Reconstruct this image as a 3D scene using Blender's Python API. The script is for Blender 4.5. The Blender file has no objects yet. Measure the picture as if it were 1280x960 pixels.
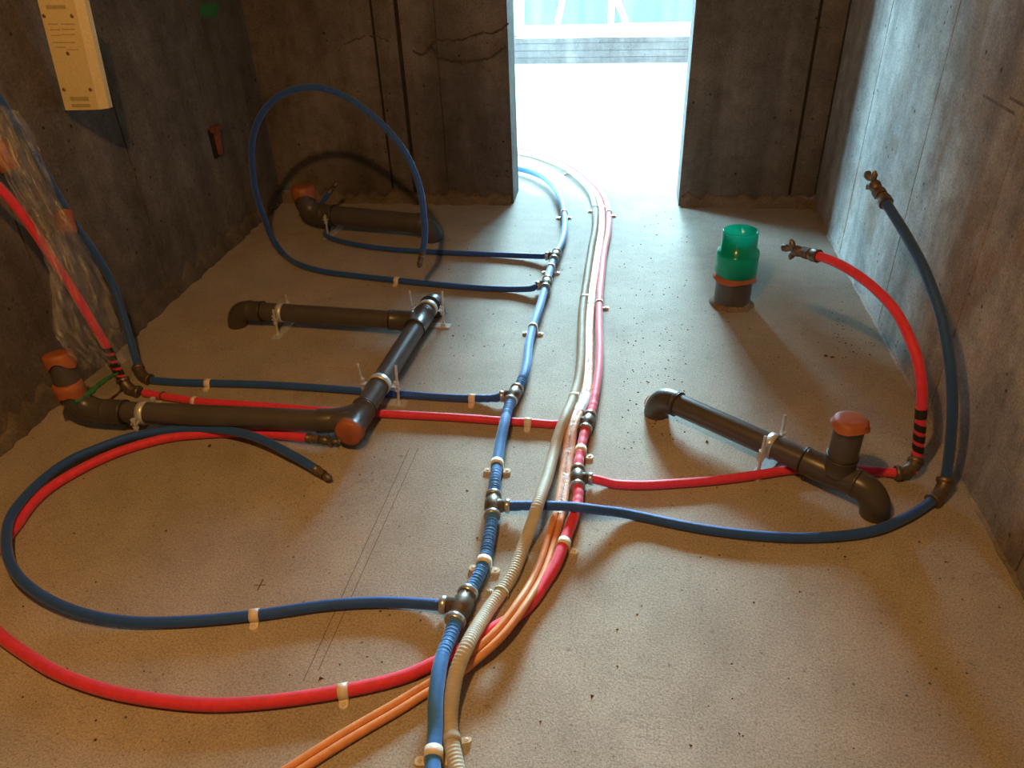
import bpy, math, random
import numpy as np
from mathutils import Vector, Matrix
random.seed(7); rng = np.random.RandomState(7)
SC = bpy.context.scene
COL = SC.collection

# ------------------------------------------------------------------ camera
H = 1.30                                             # lens height above the slab
_N = np.array([60., 1470.]); _V = np.array([156., -625.])
F = math.sqrt(-float(_N @ _V))                       # focal length in pixels of a 1280 wide frame
_d = np.array([_N[0], _N[1], F]); _d /= np.linalg.norm(_d)
_f = np.array([_V[0], _V[1], F]); _f -= _d*(_f @ _d); _f /= np.linalg.norm(_f)
_r = np.cross(_d, _f)
RM = np.array([_r, _f, -_d])                         # X right, Y into the room, Z up
cam_d = bpy.data.cameras.new('camera'); cam = bpy.data.objects.new('camera', cam_d); COL.objects.link(cam)
_m = RM @ np.diag([1, -1, -1])
cam.matrix_world = Matrix([[*_m[0], 0], [*_m[1], 0], [*_m[2], H], [0, 0, 0, 1]])
cam_d.sensor_fit = 'HORIZONTAL'; cam_d.sensor_width = 36; cam_d.lens = F*36/1280
cam_d.clip_start = .02
SC.camera = cam

# ------------------------------------------------------------------ sky, sun, exposure
W = bpy.data.worlds.new('sky'); SC.world = W; W.use_nodes = True
bgn = W.node_tree.nodes['Background']
bgn.inputs[0].default_value = (.62, .83, 1.0, 1); bgn.inputs[1].default_value = 108.0
sun_d = bpy.data.lights.new('sun', 'SUN'); sun = bpy.data.objects.new('sun', sun_d); COL.objects.link(sun)
sun_d.energy = 13; sun_d.angle = math.radians(12); sun_d.color = (.84, .94, 1.0)
sun.rotation_euler = Vector((.03, -1., -.32)).to_track_quat('-Z', 'Y').to_euler()
def portal(name, loc, to, sx, sy):                   # window portals only guide the sampling of the sky
    l = bpy.data.lights.new(name, 'AREA'); l.shape = 'RECTANGLE'; l.size = sx; l.size_y = sy
    o = bpy.data.objects.new(name, l); COL.objects.link(o); o.location = loc
    o.rotation_euler = Vector(to).to_track_quat('-Z', 'Z').to_euler(); l.cycles.is_portal = True
portal('window_portal', (-.16, 7.36, 1.2), (0, -1, 0), 1.7, 2.1)
portal('side_window_portal', (-3.06, 6.15, 1.2), (1, 0, 0), 1.8, 2.3)
vs = SC.view_settings
vs.view_transform = 'Standard'; vs.look = 'None'; vs.exposure = 0.25; vs.gamma = 1.0; vs.use_curve_mapping = False

# ------------------------------------------------------------------ geometry helpers
CAM = np.array([0, 0, H])
def ray(px, py): return RM @ np.array([px-640, py-480, F])
def PZ(px, py, z=0.): v = ray(px, py); return CAM + v*((z-H)/v[2])
def PX(px, py, x): v = ray(px, py); return CAM + v*(x/v[0])
def PY(px, py, y): v = ray(px, py); return CAM + v*(y/v[1])
def proj(p): q = RM.T @ (np.asarray(p)-CAM); return q[:2]/q[2]*F + np.array([640, 480])
def vert(p, py):                                      # point straight above p seen at image row py
    lo, hi = 0., 1.2
    for _ in range(40):
        m = (lo+hi)/2
        if proj((p[0], p[1], m))[1] > py: lo = m
        else: hi = m
    return np.array([p[0], p[1], lo])
def unit(v): v = np.asarray(v, float); return v/max(np.linalg.norm(v), 1e-9)
UP = np.array([0, 0, 1.])

class Path:
    def __init__(s, pts, step=.006):
        P = [np.asarray(p, float) for p in pts]
        P = [2*P[0]-P[1]] + P + [2*P[-1]-P[-2]]
        out = []
        for i in range(1, len(P)-2):
            p0, p1, p2, p3 = P[i-1:i+3]
            k = lambda a, b: max(np.linalg.norm(b-a), 1e-5)**.5
            t0 = 0; t1 = k(p0, p1); t2 = t1+k(p1, p2); t3 = t2+k(p2, p3)
            n = max(4, int(np.linalg.norm(p2-p1)/step))
            for t in np.linspace(t1, t2, n, endpoint=False):
                a1 = (t1-t)/(t1-t0)*p0+(t-t0)/(t1-t0)*p1; a2 = (t2-t)/(t2-t1)*p1+(t-t1)/(t2-t1)*p2
                a3 = (t3-t)/(t3-t2)*p2+(t-t2)/(t3-t2)*p3
                b1 = (t2-t)/(t2-t0)*a1+(t-t0)/(t2-t0)*a2; b2 = (t3-t)/(t3-t1)*a2+(t-t1)/(t3-t1)*a3
                out.append((t2-t)/(t2-t1)*b1+(t-t1)/(t2-t1)*b2)
        out.append(P[-2]); out = np.array(out)
        # light smoothing, then even spacing
        for _ in range(12):
            q = out.copy(); q[1:-1] = (out[:-2]+2*out[1:-1]+out[2:])/4; out = q
        L = np.r_[0, np.cumsum(np.linalg.norm(np.diff(out, axis=0), axis=1))]
        n = max(3, int(L[-1]/step)); S = np.linspace(0, L[-1], n)
        s.p = np.stack([np.interp(S, L, out[:, i]) for i in range(3)], 1); s.s = S
        t = np.gradient(s.p, axis=0); s.t = t/np.linalg.norm(t, axis=1)[:, None]
        s.px = np.array([proj(p) for p in s.p])
    def near(s, px, py):
        i = int(np.argmin(((s.px-[px, py])**2).sum(1))); return i, s.p[i], s.t[i]
    def offset(s, d):
        side = np.cross(s.t, UP); side /= np.maximum(np.linalg.norm(side, axis=1), 1e-6)[:, None]
        q = object.__new__(Path); q.p = s.p+side*d; q.s = s.s; q.t = s.t; q.px = s.px; return q
    def cut(s, i, j):
        q = object.__new__(Path); q.p = s.p[i:j]; q.s = s.s[i:j]-s.s[i]; q.t = s.t[i:j]; q.px = s.px[i:j]; return q

class MB:
    def __init__(s): s.v = []; s.f = []; s.sm = []
    def add(s, vs_, fs, smooth=False):
        o = len(s.v); s.v += [tuple(map(float, v)) for v in vs_]
        s.f += [tuple(i+o for i in f) for f in fs]; s.sm += [smooth]*len(fs); return s
    def box(s, c, size, ax=None):
        c = np.asarray(c, float); ax = np.eye(3) if ax is None else np.asarray(ax)
        hx, hy, hz = np.asarray(size)/2
        vs_ = [c+ax[0]*x*hx+ax[1]*y*hy+ax[2]*z*hz for z in (-1, 1) for y in (-1, 1) for x in (-1, 1)]
        return s.add(vs_, [(0, 2, 3, 1), (4, 5, 7, 6), (0, 1, 5, 4), (2, 6, 7, 3), (0, 4, 6, 2), (1, 3, 7, 5)])
    def span(s, a, b):
        a = np.asarray(a, float); b = np.asarray(b, float); return s.box((a+b)/2, np.abs(b-a))
    def rings(s, P, Rr, seg=12, caps=True, T=None, ref=None):
        """tube through P with radius per ring; Rr may be (n,) or (n,seg)"""
        P = np.asarray(P, float); n = len(P)
        if T is None:
            T = np.gradient(P, axis=0)
        T = np.array([unit(t) for t in T])
        a = UP if ref is None else ref
        u = a-T[0]*(a@T[0])
        if np.linalg.norm(u) < 1e-3: u = np.array([1., .3, 0])-T[0]*(np.array([1., .3, 0])@T[0])
        u = unit(u); vs_ = []
        ang = np.linspace(0, 2*math.pi, seg, endpoint=False)
        Rr = np.broadcast_to(np.asarray(Rr, float).reshape(n, -1), (n, seg)) if np.ndim(Rr) else np.full((n, seg), Rr)
        for i in range(n):
            u = unit(u-T[i]*(u@T[i])); w = np.cross(T[i], u)
            vs_.append(P[i]+Rr[i][:, None]*(np.cos(ang)[:, None]*u+np.sin(ang)[:, None]*w))
        fs = [(i*seg+j, i*seg+(j+1) % seg, (i+1)*seg+(j+1) % seg, (i+1)*seg+j) for i in range(n-1) for j in range(seg)]
        vv = np.concatenate(vs_)
        s.add(vv, fs, True)
        if caps:
            s.add(vs_[0], [tuple(range(seg))[::-1]]); s.add(vs_[-1], [tuple(range(seg))])
        return s
    def cyl(s, a, b, r, seg=16, r2=None, caps=True):
        return s.rings([a, b], np.array([r, r if r2 is None else r2]), seg, caps, T=[np.subtract(b, a)]*2)
    def lathe(s, base, axis, prof, seg=20, caps=True):
        """prof: list of (distance along axis, radius)"""
        base = np.asarray(base, float); axis = unit(axis)
        P = [base+axis*d for d, r in prof]
        return s.rings(P, np.array([r for d, r in prof]), seg, caps, T=[axis]*len(P))
    def prism(s, pts, dirv):
        n = len(pts); pts = [np.asarray(p, float) for p in pts]; top = [p+np.asarray(dirv) for p in pts]
        return s.add(pts+top, [tuple(range(n))[::-1], tuple(range(n, 2*n))] + [(i, (i+1) % n, n+(i+1) % n, n+i) for i in range(n)])
    def build(s, name, m, parent=None, kind=None):
        o0 = np.array(ORG.get(parent.name, (0, 0, 0))) if parent else np.zeros(3)
        me = bpy.data.meshes.new(name)
        me.from_pydata([tuple(np.array(v)-o0) for v in s.v], [], s.f); me.update()
        me.polygons.foreach_set('use_smooth', s.sm)
        me.materials.append(M[m]); o = bpy.data.objects.new(name, me); COL.objects.link(o)
        if parent: o.parent = parent; ORG[o.name] = tuple(o0)
        if kind: o['kind'] = kind
        return o
ORG = {}
def thing(name, loc, label, cat, group=None):
    o = bpy.data.objects.new(name, None); COL.objects.link(o); o.empty_display_size = .05
    o.location = tuple(map(float, loc)); ORG[o.name] = tuple(map(float, loc))
    tag(o, label, cat, group); return o
def tag(o, label, cat, group=None):
    o['label'] = label; o['category'] = cat
    if group: o['group'] = group
    return o
def mb(): return MB()

# ------------------------------------------------------------------ materials
M = {}
def srgb(r, g, b): return tuple(((c/255)/12.92 if c/255 < .04045 else ((c/255+.055)/1.055)**2.4) for c in (r, g, b)) + (1,)
class NT:
    def __init__(s, name):
        m = bpy.data.materials.new(name); m.use_nodes = True; M[name] = m
        s.t = m.node_tree; s.b = s.t.nodes['Principled BSDF']; s.out = s.t.nodes['Material Output']
        s.tc = s.t.nodes.new('ShaderNodeTexCoord')
    def n(s, typ, **kw):
        x = s.t.nodes.new(typ)
        for k, v in kw.items():
            if k.startswith('i_'): x.inputs[k[2:].replace('_', ' ')].default_value = v
            else: setattr(x, k, v)
        return x
    def l(s, a, b): s.t.links.new(a, b)
    def noise(s, scale, detail=4, rough=.6, stretch=None, dist=0.):
        x = s.n('ShaderNodeTexNoise', i_Scale=scale, i_Detail=detail, i_Roughness=rough, i_Distortion=dist)
        src = s.tc.outputs['Object']
        if stretch:
            mp = s.n('ShaderNodeMapping'); mp.inputs['Scale'].default_value = stretch; s.l(src, mp.inputs['Vector']); src = mp.outputs[0]
        s.l(src, x.inputs['Vector']); return x.outputs['Fac']
    def ramp(s, fac, stops):
        x = s.n('ShaderNodeValToRGB'); e = x.color_ramp.elements
        while len(e) < len(stops): e.new(.5)
        for k, (p, c) in enumerate(stops): e[k].position = p; e[k].color = c if len(c) == 4 else (*c, 1)
        s.l(fac, x.inputs[0]); return x.outputs[0]
    def mix(s, fac, a, b, mode='MIX'):
        x = s.n('ShaderNodeMix', data_type='RGBA', blend_type=mode)
        for k, v in ((0, fac), (6, a), (7, b)):
            if isinstance(v, (int, float)): x.inputs[k].default_value = v
            elif isinstance(v, tuple): x.inputs[k].default_value = v
            else: s.l(v, x.inputs[k])
        return x.outputs[2]
    def bump(s, hgt, strength=.4, dist=.004):
        x = s.n('ShaderNodeBump', i_Strength=strength, i_Distance=dist); s.l(hgt, x.inputs['Height']); s.l(x.outputs[0], s.b.inputs['Normal'])
    def set(s, col=None, rough=.6, metal=0., spec=.5, **kw):
        if col is not None:
            if isinstance(col, tuple): s.b.inputs['Base Color'].default_value = col
            else: s.l(col, s.b.inputs['Base Color'])
        s.b.inputs['Roughness'].default_value = rough; s.b.inputs['Metallic'].default_value = metal
        s.b.inputs['Specular IOR Level'].default_value = spec
        for k, v in kw.items(): s.b.inputs[k.replace('_', ' ')].default_value = v

BW = lambda v: (v, v, v, 1)
def concrete(name, c1, c2, c3, streak=True, stain=None, rough=.85, spec=.25):
    t = NT(name)
    big = t.noise(1.3, 5, .65); c = t.ramp(big, [(.32, c1), (.52, c2), (.7, c3)])
    if streak:
        st = t.ramp(t.noise(2.2, 6, .6, (3.2, 3.2, .35)), [(.36, BW(.5)), (.62, BW(1.2))]); c = t.mix(.6, c, st, 'MULTIPLY')
    if stain:
        sf = t.ramp(t.noise(2.6, 4, .6, (1, 1, .55), .6), [(.52, BW(0)), (.66, BW(1))]); c = t.mix(sf, c, t.mix(.6, c, stain))
    fine = t.noise(150, 3, .7); c = t.mix(.5, c, t.ramp(fine, [(.3, BW(.35)), (.7, BW(1.5))]), 'MULTIPLY')
    vo = t.n('ShaderNodeTexVoronoi', i_Scale=26.); t.l(t.tc.outputs['Object'], vo.inputs['Vector'])
    pit = t.ramp(vo.outputs['Distance'], [(.10, BW(.2)), (.18, BW(1))])
    gate = t.ramp(t.noise(9, 3, .6), [(.52, BW(0)), (.62, BW(1))])
    c = t.mix(.5, c, t.ramp(t.noise(14, 5, .75), [(.32, BW(.45)), (.6, BW(1.15))]), 'MULTIPLY'); c = t.mix(gate, c, t.mix(1., c, pit, 'MULTIPLY'))
    t.set(c, rough, spec=spec)
    hm = t.mix(.4, t.mix(.6, fine, t.noise(40, 4, .7)), t.noise(6, 5, .7)); t.bump(hm, .55, .004)
    return t
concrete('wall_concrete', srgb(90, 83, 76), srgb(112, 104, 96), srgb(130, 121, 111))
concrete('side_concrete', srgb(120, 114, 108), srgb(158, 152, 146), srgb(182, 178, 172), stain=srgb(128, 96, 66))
concrete('dark_deck', srgb(62, 58, 53), srgb(74, 69, 63), srgb(86, 80, 73))
concrete('kerb_concrete', srgb(66, 66, 64), srgb(78, 78, 76), srgb(90, 90, 88))
concrete('mortar', srgb(104, 92, 78), srgb(128, 114, 96), srgb(146, 130, 110), streak=False)
concrete('far_plaster', srgb(84, 84, 82), srgb(98, 98, 96), srgb(110, 110, 108), streak=False)

t = NT('floor_concrete')
c = t.ramp(t.noise(.9, 6, .65), [(.3, srgb(150, 142, 130)), (.5, srgb(168, 159, 146)), (.72, srgb(184, 175, 162))])
c = t.mix(.5, c, t.ramp(t.noise(230, 4, .85), [(.36, BW(.12)), (.5, BW(.98)), (.64, BW(1.6))]), 'MULTIPLY')
c = t.mix(.55, c, t.ramp(t.noise(55, 4, .7), [(.27, srgb(120, 92, 70)), (.40, BW(1))]), 'MULTIPLY')
c = t.mix(.35, c, t.ramp(t.noise(7, 5, .7), [(.35, BW(.7)), (.6, BW(1.1))]), 'MULTIPLY')
vo = t.n('ShaderNodeTexVoronoi', i_Scale=30.); t.l(t.tc.outputs['Object'], vo.inputs['Vector'])
pit = t.ramp(vo.outputs['Distance'], [(.06, srgb(60, 48, 40)), (.11, BW(1))])
gate = t.ramp(t.noise(2.3, 4, .65), [(.52, BW(0)), (.6, BW(1))])
c = t.mix(gate, c, t.mix(1., c, pit, 'MULTIPLY'))
cr = t.ramp(t.noise(3.1, 7, .7, dist=1.2), [(.492, BW(1)), (.5, BW(.72)), (.508, BW(1))])
c = t.mix(t.ramp(t.noise(1.7, 3), [(.5, BW(0)), (.6, BW(1))]), c, t.mix(1., c, cr, 'MULTIPLY'))
t.set(c, .82, spec=.3)
t.bump(t.mix(.35, t.noise(170, 3, .75), t.noise(9, 5, .7)), .5, .003)

def plain(name, col, rough=.5, metal=0., spec=.5, var=.12, scale=30, bump=0., bscale=120, **kw):
    t = NT(name)
    c = t.mix(1., col, t.ramp(t.noise(scale, 4, .6), [(.3, BW(1-var)), (.7, BW(1+var))]), 'MULTIPLY')
    t.set(c, rough, metal, spec, **kw)
    if bump: t.bump(t.noise(bscale, 3, .6), bump, .002)
    return t
plain('blue_hose', srgb(56, 122, 200), .62, spec=.35, bump=.25, scale=60)
plain('branch_blue', srgb(38, 84, 162), .62, spec=.3, bump=.2, scale=60)
plain('navy_hose', srgb(40, 80, 138), .62, spec=.3, bump=.2, scale=60)
plain('red_hose', srgb(228, 58, 84), .6, spec=.35, bump=.2, scale=60)
plain('pink_hose', srgb(222, 58, 92), .62, spec=.35, bump=.25, scale=60)
plain('corrugated', srgb(210, 202, 180), .55, spec=.4, scale=40)
plain('orange_tube', srgb(222, 150, 98), .5, spec=.4, scale=40)
plain('black_tape', srgb(42, 36, 34), .5, spec=.5)
plain('fitting', srgb(116, 103, 90), .46, .65, scale=90, var=.3)
plain('brass', srgb(176, 140, 84), .35, .8, scale=90, var=.2)
plain('collar_metal', srgb(178, 184, 186), .3, .6, scale=70, var=.2)
plain('zinc', srgb(212, 218, 221), .34, .35, scale=80, var=.15)
plain('drain_pvc', srgb(82, 78, 76), .3, spec=.5, scale=14, var=.14, bump=.1)
plain('drain_socket', srgb(76, 72, 69), .34, spec=.5, scale=14, var=.14, bump=.1)
plain('gum_tape', srgb(162, 94, 58), .5, spec=.5, scale=25, var=.2, bump=.5, bscale=60)
plain('green_tape', srgb(50, 118, 62), .55, scale=30, var=.2)
plain('beige_plastic', srgb(218, 203, 156), .5, spec=.4, scale=120, var=.08, bump=.1)
plain('beige_slot', srgb(176, 164, 112), .6, scale=60)
plain('brown_plastic', srgb(104, 62, 36), .5, scale=40)
plain('rust_plastic', srgb(118, 64, 42), .6, scale=40, var=.25)
plain('dark_hole', srgb(24, 20, 18), .8)
plain('white_alu', srgb(232, 238, 240), .35, spec=.5, var=.04)
plain('white_timber', srgb(226, 226, 222), .6, var=.1, scale=20)
plain('sheet_outside', srgb(34, 39, 41), .6, var=.25, scale=2.2)
plain('ground_outside', srgb(60, 64, 66), .8, var=.2, scale=4)
plain('pencil', srgb(96, 84, 74), .8, spec=.1)
plain('grit', srgb(84, 66, 52), .9, spec=.1, scale=15, var=.5)
plain('ridge_stain', srgb(80, 72, 65), .9, spec=.1, var=.3)
plain('joint_stain', srgb(54, 49, 45), .9, spec=.1, var=.3)
plain('seal_ring', srgb(38, 35, 33), .5)
plain('wall_smear', srgb(112, 102, 96), .9, spec=.1, var=.3)
plain('lamp_body', srgb(50, 50, 50), .5)
t = M['corrugated'].node_tree; tr = t.nodes.new('ShaderNodeBsdfTranslucent'); tr.inputs[0].default_value = srgb(226, 214, 186); mx = t.nodes.new('ShaderNodeMixShader'); mx.inputs[0].default_value = .3
t.links.new(t.nodes['Principled BSDF'].outputs[0], mx.inputs[1]); t.links.new(tr.outputs[0], mx.inputs[2]); t.links.new(mx.outputs[0], t.nodes['Material Output'].inputs[0])
for n_ in ('corrugated', 'blue_hose', 'red_hose', 'navy_hose', 'branch_blue'): M[n_].node_tree.nodes['Principled BSDF'].inputs['Sheen Weight'].default_value = .25
t = plain('clip_plastic', srgb(232, 222, 206), .35, spec=.5, var=.06)
t.b.inputs['Subsurface Weight'].default_value = .25; t.b.inputs['Subsurface Radius'].default_value = (.01, .008, .006)
t = NT('clip_clear'); t.set(srgb(238, 226, 200), .25); t.b.inputs['Transmission Weight'].default_value = .2
t = NT('green_clear'); t.set(srgb(0, 196, 168), .18, spec=.5); t.b.inputs['Transmission Weight'].default_value = .6
tr = t.n('ShaderNodeBsdfTranslucent'); tr.inputs[0].default_value = srgb(20, 228, 196); mx = t.n('ShaderNodeMixShader'); mx.inputs[0].default_value = .38
t.l(t.b.outputs[0], mx.inputs[1]); t.l(tr.outputs[0], mx.inputs[2]); t.l(mx.outputs[0], t.out.inputs[0])
def film(name, col, lo, hi, scale, rough):
    t = NT(name); t.set(col, rough, spec=.8)
    tr = t.n('ShaderNodeBsdfTransparent'); mx = t.n('ShaderNodeMixShader')
    fac = t.ramp(t.noise(scale, 6, .7, (1, 1, .4), .8), [(.35, BW(lo)), (.68, BW(hi))])
    t.l(fac, mx.inputs[0]); t.l(tr.outputs[0], mx.inputs[1]); t.l(t.b.outputs[0], mx.inputs[2]); t.l(mx.outputs[0], t.out.inputs[0])
    t.bump(t.noise(22, 5, .7), .8, .01)
film('plastic_film', srgb(206, 206, 210), .05, .55, 12, .25)
film('milky_film', srgb(240, 232, 222), .15, .42, 30, .35)
t = NT('pane_glass'); t.set(srgb(214, 236, 240), .05)
tr = t.n('ShaderNodeBsdfTransparent'); tr.inputs[0].default_value = srgb(222, 240, 243); mx = t.n('ShaderNodeMixShader'); mx.inputs[0].default_value = .05
t.l(tr.outputs[0], mx.inputs[1]); t.l(t.b.outputs[0], mx.inputs[2]); t.l(mx.outputs[0], t.out.inputs[0])

# ------------------------------------------------------------------ the room
XL, XR, YB, YN, ZC = -1.73, .886, 3.60, -1.30, 2.42
JL, JR, DT = -.53, .266, .20                         # doorway jambs and wall thickness
FXL, FXR, YF = -3.0, 2.4, 7.14                       # far room
def struct(name, m_, mat_): return m_.build(name, mat_, None, 'structure')
struct('floor', mb().span((-3.2, YN-.2, -.15), (2.6, YF+.15, 0)), 'floor_concrete')
struct('ceiling', mb().span((-3.2, YN-.2, ZC), (2.6, YF+.15, ZC+.15)), 'dark_deck')
REC = .014
def seams(a, b, cuts): e = [a]+sorted(c_ for c_ in cuts if a < c_ < b)+[b]; return list(zip(e[:-1], e[1:]))
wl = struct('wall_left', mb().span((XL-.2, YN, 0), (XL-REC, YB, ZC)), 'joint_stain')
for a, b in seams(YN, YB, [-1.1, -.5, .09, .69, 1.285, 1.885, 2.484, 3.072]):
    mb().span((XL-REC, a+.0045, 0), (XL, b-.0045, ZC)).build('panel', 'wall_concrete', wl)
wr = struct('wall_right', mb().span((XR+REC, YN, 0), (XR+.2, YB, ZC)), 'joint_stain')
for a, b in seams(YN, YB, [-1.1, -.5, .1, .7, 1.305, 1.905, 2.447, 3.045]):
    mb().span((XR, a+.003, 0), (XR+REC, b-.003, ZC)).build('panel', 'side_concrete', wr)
wb = mb()
wb.span((XL-.2, YB+REC, 0), (JL, YB+DT, ZC)); wb.span((JR, YB+REC, 0), (XR+.2, YB+DT, ZC)); wb.span((JL, YB+REC, 2.02), (JR, YB+DT, ZC))
wb = struct('wall_back', wb, 'wall_concrete')
for a, b in ((XL, -1.141), (-1.129, -1.032), (-1.012, -.8535), (-.8505, JL)): mb().span((a, YB, 0), (b, YB+REC, ZC)).build('panel', 'wall_concrete', wb)
for a, b in ((JR, .763), (.777, XR-.008)): mb().span((a, YB, 0), (b, YB+REC, ZC)).build('panel', 'wall_concrete', wb)
mb().span((JL, YB, 2.02), (JR, YB+REC, ZC)).build('panel', 'wall_concrete', wb)
for x in (-1.135, -1.022, -.852, .770, .882): mb().span((x-.012, YB+REC-.003, 0), (x+.012, YB+REC+.001, ZC)).build('joint_filler', 'joint_stain', wb)
struct('wall_front', mb().span((XL-.2, YN-.2, 0), (XR+.2, YN, ZC)), 'wall_concrete')
# ragged pour joint across the left half of the back wall
def ridge(name, pts, r, par, mat_):
    pa = Path(pts, .012); q = pa.p + rng.normal(0, .0022, pa.p.shape); rr = r*(.7+.5*rng.rand(len(q)))
    return mb().rings(q, rr, 6).build(name, mat_, par)
ridge('pour_ridge', [PY(515, 63, YB), PY(524, 70, YB), PY(535, 68, YB), PY(540, 50, YB), PY(560, 51, YB), PY(590, 47, YB), PY(604, 38, YB), PY(612, 44, YB), PY(622, 40, YB), PY(636, 30, YB)], .005, wb, 'ridge_stain')
ridge('pour_ridge', [PY(540, 52, YB), PY(543, 72, YB), PY(570, 76, YB), PY(600, 76, YB), PY(621, 69, YB), PY(632, 58, YB)], .006, wb, 'ridge_stain')
ridge('pour_ridge', [PY(430, 55, YB), PY(450, 47, YB), PY(470, 44, YB), PY(487, 52, YB)], .003, wb, 'ridge_stain')
# rough mortar fillets where the walls meet the slab
def fillet(name, a, b, nrm, hgt, dep, mat_='mortar'):
    n = int(np.linalg.norm(np.subtract(b, a))/.03); m_ = mb(); rows = []
    for i in range(n+1):
        p = np.asarray(a)+(np.asarray(b)-np.asarray(a))*i/n
        h_ = hgt*(.6+.8*rng.rand()); d_ = dep*(.6+.8*rng.rand())
        rows.append([p-nrm*.01, p+UP*h_-nrm*.002, p+UP*h_*.55+nrm*d_*.35, p+UP*.002+nrm*d_, p+nrm*d_*.9-UP*.01])
    v_ = [x for r_ in rows for x in r_]; k = 5
    m_.add(v_, [(i*k+j, (i+1)*k+j, (i+1)*k+j+1, i*k+j+1) for i in range(n) for j in range(k-1)], True)
    struct(name, m_, mat_)
fillet('trim_1', (XL, YN, 0), (XL, YB, 0), np.array([1., 0, 0]), .07, .022, 'wall_concrete')
fillet('trim_2', (XL, YB, 0), (JL-.01, YB, 0), np.array([0, -1., 0]), .055, .03)
fillet('trim_3', (JR+.01, YB, 0), (XR, YB, 0), np.array([0, -1., 0]), .06, .02)
fillet('trim_4', (XR, YB, 0), (XR, YN, 0), np.array([-1., 0, 0]), .010, .007, 'side_concrete')

# far room: side window on the left, sliding window over a low kerb ahead
wf = mb(); WL, WR, WZ0, WZ1 = -.99, .66, .215, 2.2
wf.span((FXL-.15, YF, 0), (WL, YF+.15, ZC)); wf.span((WR, YF, 0), (FXR+.15, YF+.15, ZC)); wf.span((WL, YF, WZ1), (WR, YF+.15, ZC))
struct('wall_far', wf, 'far_plaster')
kb = mb()
for i in range(14):                                   # board-marked kerb under the window
    z0 = 0 if i == 0 else None
kb.span((WL, YF+.004, 0), (WR, YF+.15, WZ0-.01))
for z0, z1, d in ((0, .05, 0), (.054, .105, .003), (.109, .165, .001), (.168, WZ0-.012, .004)):
    kb.span((WL, YF-.004-d, z0), (WR, YF+.01, z1))
struct('trim_5', kb, 'kerb_concrete')
ws = mb()
ws.span((FXL-.12, YB+DT, 0), (FXL, 5.25, ZC)); ws.span((FXL-.12, 7.05, 0), (FXL, YF, ZC)); ws.span((FXL-.12, 5.25, 0), (FXL, 7.05, .06)); ws.span((FXL-.12, 5.25, 2.3), (FXL, 7.05, ZC))
struct('wall_far_left', ws, 'far_plaster')
struct('wall_far_right', mb().span((FXR, YB+DT, 0), (FXR+.12, YF, ZC)), 'far_plaster')
w1 = struct('window_1', mb().span((WL, YF+.02, WZ0-.01), (WR, YF+.13, WZ0+.012)).span((WL, YF+.02, WZ1-.03), (WR, YF+.13, WZ1)).span((WL, YF+.02, WZ0), (WL+.03, YF+.13, WZ1)).span((WR-.03, YF+.02, WZ0), (WR, YF+.13, WZ1)), 'white_alu')
def sash(x0, x1, y, win):
    s_ = mb(); w = .05
    s_.span((x0, y, WZ0+.014), (x0+w, y+.03, WZ1-.03)).span((x1-w, y, WZ0+.014), (x1, y+.03, WZ1-.03))
    s_.span((x0+w, y, WZ0+.014), (x1-w, y+.03, WZ0+.085)).span((x0+w, y, WZ1-.09), (x1-w, y+.03, WZ1-.03))
    o = s_.build('sash', 'white_alu', win)
    mb().span((x0+w, y+.013, WZ0+.085), (x1-w, y+.017, WZ1-.09)).build('pane', 'pane_glass', o); return o
sash(WL+.03, -.14, YF+.035, w1); sash(-.19, WR-.03, YF+.075, w1)
mb().span((-.18, YF+.005, WZ0-.005), (-.14, YF+.04, WZ0+.02)).build('guide_block', 'zinc', w1)
w2 = struct('window_2', mb().span((FXL-.1, 5.25, .06), (FXL-.03, 7.05, .1)).span((FXL-.1, 5.25, 2.26), (FXL-.03, 7.05, 2.3)).span((FXL-.1, 5.25, .06), (FXL-.03, 5.29, 2.3)).span((FXL-.1, 7.01, .06), (FXL-.03, 7.05, 2.3)).span((FXL-.09, 6.12, .1), (FXL-.04, 6.18, 2.26)), 'white_alu')
for a, b in ((5.29, 6.12), (6.18, 7.01)): mb().span((FXL-.068, a, .1), (FXL-.064, b, 2.26)).build('pane', 'pane_glass', w2)
# outside
struct('ground_outside', mb().span((-14, YF+.15, -.2), (8, 16, -.1)).span((-14, -2, -.2), (-3.2, YF+.15, -.1)), 'ground_outside')
nx = 90; sh = mb(); v_ = []
for i in range(nx+1):
    x = -3.2+6.4*i/nx; y = 8.9+.05*math.sin(x*9)+.03*math.sin(x*23+1)
    v_ += [(x, y, -.1), (x+.04*math.sin(x*5), y+.05, .6), (x, y, 1.25), (x, y+.012, 1.25), (x+.04*math.sin(x*5), y+.062, .6), (x, y+.012, -.1)]
sh.add(v_, [(i*6+j, i*6+6+j, i*6+7+j, i*6+j+1) for i in range(nx) for j in range(5)], True)
tag(sh.build('scaffold_sheet', 'sheet_outside'), 'pale blue-grey sheet hanging outside beyond the far window', 'sheet')
def timber(a, b, w, label):
    a = np.asarray(a); b = np.asarray(b); d = unit(b-a); s_ = unit(np.cross(d, [0, 1, 0])); n_ = np.cross(s_, d)
    tag(mb().box((a+b)/2, (w, .03, np.linalg.norm(b-a)), [s_, n_, d]).build('timber_prop', 'white_timber'), label, 'timber')
def lean(p0, p1, y, z0, z1):
    a = PY(*p0, y); b = PY(*p1, y); d = (b-a)/(b[2]-a[2]); return a+d*(z0-a[2]), a+d*(z1-a[2])
timber(*lean((696, 33), (703, 0), 7.62, -.1, 1.9), .05, 'white prop leaning outside the left pane of the far window')
timber(*lean((784, 33), (771, 0), 7.74, -.1, 1.9), .05, 'white prop leaning outside beside the middle stile of the far window')

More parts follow.
